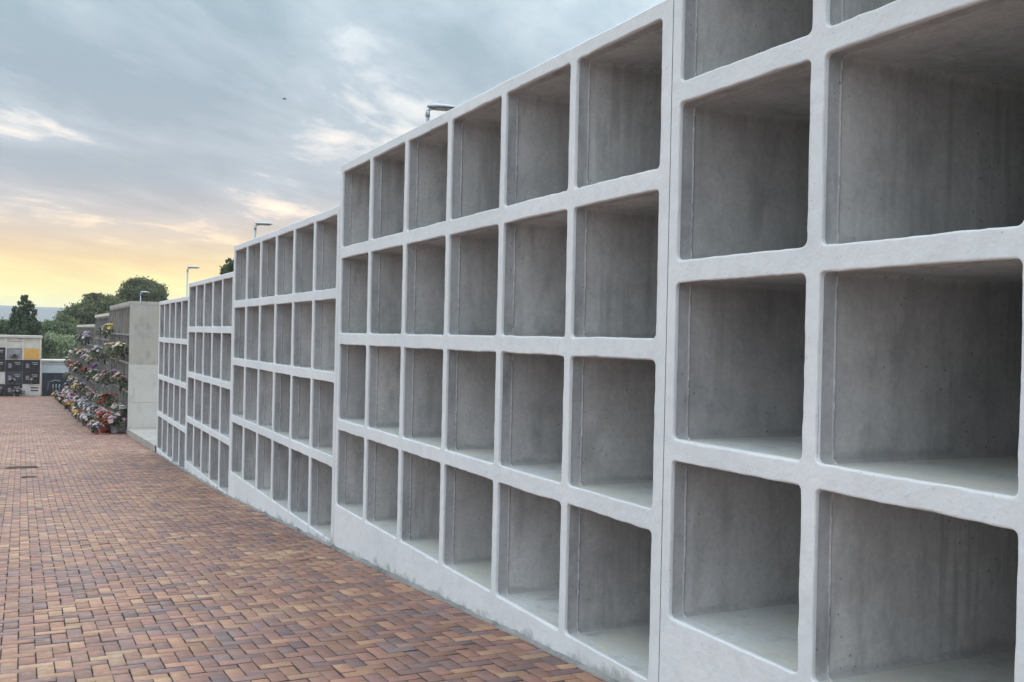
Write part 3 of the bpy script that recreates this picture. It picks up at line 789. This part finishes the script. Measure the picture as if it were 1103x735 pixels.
# ------------------------------------------------------------------ hills
def hills():
    mb = MB(); N = 90; rows = 7; vs = []
    for j in range(rows):
        f = j/(rows-1); dist = 2000+700*f
        for i in range(N+1):
            az = R(-60+110*i/N)
            # ridge about 26 px over the horizon at the left, sinking to the right
            ridge = 52 + 5*noise.noise(Vector((i*.16, 2.2, 0))) + 3*noise.noise(Vector((i*.5, 1, 0))) + 1.2*noise.noise(Vector((i*1.3, 5, 0)))
            ridge *= 1 - .25*max(0, (i/N-.5))
            h = -6 + (ridge+6+ (ZC))*math.sin(f*math.pi/2)**1.2
            vs.append((math.sin(az)*dist, math.cos(az)*dist, h))
    fs = [(j*(N+1)+i, j*(N+1)+i+1, (j+1)*(N+1)+i+1, (j+1)*(N+1)+i) for j in range(rows-1) for i in range(N)]
    mb.add(vs, fs, 0, True); o = mb.build('hills', M['hill']); o['kind'] = 'structure'
hills()

# ------------------------------------------------------------------ bird
def bird():
    p = at(300, 107, 38); r = empty('bird', p, 'small dark bird gliding alone in the cloudy sky', 'bird')
    mb = MB(); mb.tube([(-.07, 0, 0), (-.04, 0, .004), (0, 0, .006), (.05, 0, .004), (.075, 0, .006), (.09, 0, .002)], [.004, .015, .02, .014, .012, .002], 8); bd = mb.build('body', M['darkmetal'], r)
    for sg in (-1, 1):
        mb = MB(); mb.add([(.03, 0, .008), (.035, sg*.07, .028), (-.01, sg*.15, .015), (-.012, sg*.08, .024), (-.03, 0, .008), (.0, sg*.05, .028)], [(0, 1, 5), (1, 2, 3, 5), (5, 3, 4), (0, 5, 4)]); mb.build('wing', M['darkmetal'], r)
bird()

# ------------------------------------------------------------------ air
HAZE = True
if HAZE:
    mb = MB(); mb.box(-3000, 3000, -3000, 3000, -8, 66); hz = mb.build('haze', []); 
    m = bpy.data.materials.new('evening_haze'); m.use_nodes = True; nt = m.node_tree; nt.nodes.clear()
    out = nt.nodes.new('ShaderNodeOutputMaterial'); v = nt.nodes.new('ShaderNodeVolumePrincipled')
    v.inputs['Color'].default_value = (.82, .88, 1, 1); v.inputs['Density'].default_value = .00030; v.inputs['Anisotropy'].default_value = 0.2
    nt.links.new(v.outputs[0], out.inputs['Volume']); hz.data.materials.clear(); hz.data.materials.append(m)
    hz['kind'] = 'stuff'

# ------------------------------------------------------------------ world: Nishita dusk sky behind a broken cloud deck
SUN_AZ = R(8)     # measured from +Y towards +X
SUN_EL = R(5)
w = bpy.data.worlds.new('World'); scn.world = w; w.use_nodes = True
t = NT.__new__(NT); t.t = w.node_tree; t.n = t.t.nodes; t.l = t.t.links; t.n.clear()
outw = t.n.new('ShaderNodeOutputWorld')
sky = t.n.new('ShaderNodeTexSky'); sky.sky_type = 'NISHITA'; sky.sun_disc = False
sky.sun_elevation = SUN_EL; sky.sun_rotation = SUN_AZ; sky.dust_density = 2.5; sky.air_density = 1.2
tc = t.n.new('ShaderNodeTexCoord').outputs['Generated']
sx = t.n.new('ShaderNodeSeparateXYZ'); t.link(tc, sx.inputs[0])
X, Y, Z = sx.outputs
zc = t.math('MAXIMUM', Z, 0.0)
inv = t.math('DIVIDE', 1.0, t.math('ADD', zc, .10))
cb = t.n.new('ShaderNodeCombineXYZ'); t.link(t.math('MULTIPLY', X, inv), cb.inputs[0]); t.link(t.math('MULTIPLY', Y, inv), cb.inputs[1])
cl = cb.outputs[0]
rot = t.n.new('ShaderNodeVectorRotate'); rot.inputs['Angle'].default_value = R(38); t.link(cl, rot.inputs['Vector']); cr = rot.outputs[0]
n1 = t.noise(t.vmul(cr, (1.0, .42, 1)), 1.1, 8, .6, .6)
n2 = t.noise(t.vmul(cr, (1.0, .5, 1)), 2.6, 6, .6, .4)
n3 = t.noise(cl, .45, 3, .5)
dens = t.math('ADD', t.math('ADD', t.math('MULTIPLY', n1, .50), t.math('MULTIPLY', n2, .34)), t.math('MULTIPLY', n3, .16))
# glow towards the sun's side of the horizon
dot = t.math('ADD', t.math('MULTIPLY', X, math.sin(SUN_AZ)), t.math('MULTIPLY', Y, math.cos(SUN_AZ)))
dot = t.math('DIVIDE', dot, t.math('SQRT', t.math('MAXIMUM', t.math('SUBTRACT', 1.0, t.math('MULTIPLY', Z, Z)), .02)))
az = t.ramp(dot, [(.84, 0.0), (.97, 1.0)])
up = [(.55, (1.15, 1.25, 1.38)), (1.0, (1.9, 2.0, 2.15))]
base = t.ramp(Z, [(.0, (.88, .82, .16)), (.035, (.85, .77, .20)), (.06, (.80, .63, .25)), (.082, (.66, .52, .35)), (.108, (.52, .475, .44)), (.14, (.43, .46, .49)), (.23, (.42, .48, .53)), (.33, (.50, .58, .63))] + up)
cool = t.ramp(Z, [(.0, (.92, .88, .88)), (.08, (.98, .95, .98)), (.17, (.92, .95, 1.0)), (.33, (.66, .76, .83))] + up)  # sky away from the sun; unseen low part brightened to light the niches
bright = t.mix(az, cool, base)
dark = t.mix(1.0, bright, t.ramp(Z, [(0, (.99, .97, .90)), (.06, (.90, .80, .78)), (.10, (.76, .77, .79)), (.3, (.57, .65, .68)), (1, (.62, .67, .71))]), 'MULTIPLY')
cloud = t.mix(t.ramp(dens, [(.43, 0.0), (.50, .55), (.57, 1.0)]), bright, dark)
hl = t.ramp(dens, [(.38, 1.0), (.47, 0.0)])
nis = t.mix(1.0, sky.outputs[0], (.02, .02, .02), 'MULTIPLY')
hz_ = t.ramp(Z, [(.05, .15), (.2, 1.0)])
gapc = t.mix(1.0, t.mix(1.0, bright, (1.14, 1.18, 1.19), 'MULTIPLY'), nis, 'ADD')
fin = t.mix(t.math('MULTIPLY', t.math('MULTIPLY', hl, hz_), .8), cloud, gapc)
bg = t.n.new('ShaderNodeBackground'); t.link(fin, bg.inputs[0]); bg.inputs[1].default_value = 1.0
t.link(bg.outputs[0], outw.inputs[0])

sd = bpy.data.lights.new('sun', 'SUN'); sd.energy = .5; sd.angle = R(14); sd.color = (1, .86, .68)
so = bpy.data.objects.new('sun', sd); COL.objects.link(so)
dirv = Vector((math.sin(SUN_AZ)*math.cos(SUN_EL), math.cos(SUN_AZ)*math.cos(SUN_EL), math.sin(SUN_EL)))
so.rotation_euler = dirv.to_track_quat('Z', 'Y').to_euler()

# ------------------------------------------------------------------ camera
cd = bpy.data.cameras.new('camera'); cam = bpy.data.objects.new('camera', cd); COL.objects.link(cam); scn.camera = cam
cd.sensor_width = 36; cd.lens = 1100/1103*36; cd.clip_end = 20000; cd.clip_start = .05
cam.location = (0, 0, ZC)
roll = R(1.26)
cam.rotation_euler = (Matrix.Rotation(-ALPHA, 3, 'Z') @ Matrix.Rotation(R(90) - math.atan(2.9/1100), 3, 'X') @ Matrix.Rotation(roll, 3, 'Z')).to_euler()

vs_ = scn.view_settings; scn.display_settings.display_device = 'sRGB'
vs_.view_transform = 'Standard'; vs_.look = 'None'; vs_.exposure = 0.55; vs_.gamma = 1; vs_.use_curve_mapping = False
scn.cycles.max_bounces = 8; scn.cycles.diffuse_bounces = 6; scn.cycles.volume_bounces = 1
scn.cycles.use_denoising = True
